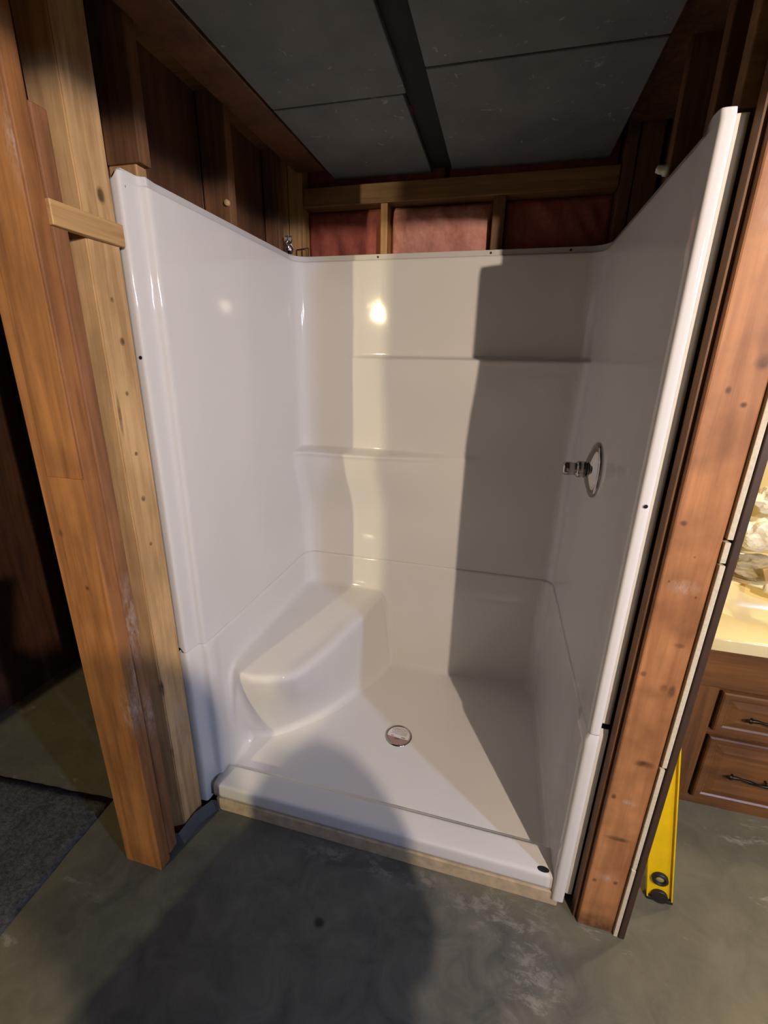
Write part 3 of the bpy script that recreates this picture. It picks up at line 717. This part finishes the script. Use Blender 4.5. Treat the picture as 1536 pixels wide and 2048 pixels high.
lpart('middle_vial_window', [((-hw + 0.004, -0.0055, 0.30), (-hw + 0.022, 0.0055, 0.36), 0.003)], m_black)

# ------------------------------------------------------------------ lamps' own fittings
def shade(loc, r, h, label):
    e = empty('pendant_lamp', loc, label, 'lamp')
    bm = bmesh.new(); lathe(bm, [(r, 0.045), (r * 0.98, 0.055), (r * 0.7, h * 0.6), (0.035, h), (0, h), ], loc, (0, 0, 1), 40)
    o = link('lamp_shade', bm, m_greypl, e, smooth=True, rec=False); s = o.modifiers.new('t', 'SOLIDIFY'); s.thickness = 0.002
    bm = bmesh.new(); tube(bm, [(loc[0], loc[1], loc[2] + h), (loc[0], loc[1], 2.46)], 0.005, 8); link('cord', bm, m_black, e)
shade(LA, 0.16, 0.14, 'metal shaded bulb hanging behind the photographer')

o = box('light_cut_beam', (1.40, -2.9, 2.050), (1.50, -0.10, 2.46), m_roomwall, ceiling)  # added out of view to cut the lamp light off the upper framing

# ------------------------------------------------------------------ the photographer (stands behind the camera; only the shadow shows)
def person():
    pt = empty('person', (1.49, -1.30, 0), 'person in dark clothes standing behind the camera, one arm reaching forward with a phone', 'person')
    me = bpy.data.meshes.new('body'); bm = bmesh.new(); L = bm.verts.layers.skin.verify()
    fw = Vector((-0.91, 0.415, 0)); lf = Vector((-0.415, -0.91, 0)); O = Vector((1.49, -1.30, 0))
    def V(f, l, z, r, r2=None):
        v = bm.verts.new(O + fw * f + lf * l + Vector((0, 0, z))); v[L].radius = (r, r2 or r); return v
    def E(a, b): bm.edges.new((a, b))
    pel = V(0, 0, 0.95, 0.14, 0.12); v = pel; 
    wst = V(0, 0, 1.10, 0.135, 0.11); chs = V(0.0, 0, 1.27, 0.16, 0.12); nck = V(0.0, 0, 1.42, 0.075); nk2 = V(0.015, 0, 1.50, 0.055); hd = V(0.03, 0, 1.565, 0.085, 0.08); hd2 = V(0.025, 0, 1.62, 0.082); 
    E(pel, wst); E(wst, chs); E(chs, nck); E(nck, nk2); E(nk2, hd); E(hd, hd2)
    for s in (1, -1):
        hip = V(0, 0.095 * s, 0.88, 0.095); kn = V(0.02, 0.11 * s, 0.50, 0.062); an = V(0, 0.115 * s, 0.09, 0.042); to = V(0.16, 0.13 * s, 0.035, 0.032)
        E(pel, hip); E(hip, kn); E(kn, an); E(an, to)
    ph = CAM - _f * 0.035
    for s in (1, -1):
        sh = V(0, (0.18 if s > 0 else 0.165) * s, 1.385 if s > 0 else 1.535, 0.054); E(chs, sh)
        tgt = ph + _r * (-0.03 * s) - _u * 0.05 - _f * 0.03
        a = sh.co.copy(); mid = a.lerp(tgt, 0.5) + Vector((0, 0, -0.10)) + lf * 0.05 * s
        mid = mid if s > 0 else Vector((1.49, -1.035, 1.17))
        el = bm.verts.new(mid); el[L].radius = (0.050, 0.050); wr_ = bm.verts.new(a.lerp(tgt, 0.90) + Vector((0, 0, -0.02))); wr_[L].radius = (0.026, 0.022)
        E(sh, el); E(el, wr_); pa_ = bm.verts.new(tgt - _f * 0.02); pa_[L].radius = (0.030, 0.016); E(wr_, pa_)
        for k in range(5):
            b = pa_.co + _u * (0.02 * (k - 2)) + _r * (-0.022 * s); c = b + _r * (-0.020 * s) + _f * 0.022
            v1 = bm.verts.new(b); v1[L].radius = (0.008, 0.008); v2 = bm.verts.new(c); v2[L].radius = (0.007, 0.007); E(pa_, v1); E(v1, v2)
    pel[L].use_root = True
    bm.to_mesh(me); bm.free(); me.materials.append(plain('dark_work_clothes', rgb(60, 52, 58), 0.9))
    o = bpy.data.objects.new('body', me); COL.objects.link(o); o.parent = pt; o.location = -Vector(pt.location)
    o.modifiers.new('skin', 'SKIN').use_smooth_shade = True
    sb = o.modifiers.new('sub', 'SUBSURF'); sb.levels = 1; sb.render_levels = 1
    # hair
    bm = bmesh.new(); bmesh.ops.create_uvsphere(bm, u_segments=24, v_segments=16, radius=1.0)
    hc = O + fw * 0.015 + Vector((0, 0, 1.615))
    for v in bm.verts: v.co = hc + fw * v.co.x * 0.098 + lf * v.co.y * 0.090 + Vector((0, 0, v.co.z * 0.095 + (0.03 * smooth01(0.2, 1, v.co.x))))
    link('hair', bm, plain('brown_hair', rgb(50, 34, 24), 0.7), pt, smooth=True)
    bm = bmesh.new(); add_box(bm, (-0.037, -0.075, -0.004), (0.037, 0.075, 0.004), 0.003)
    R = Matrix((_r, _u, -_f)).transposed(); c = CAM - _f * 0.022 + _r * 0.02 - _u * 0.05
    for v in bm.verts: v.co = R @ v.co + c
    p = link('phone', bm, m_black, None); tag(p, 'black phone held out in front of the person', 'phone')
person()
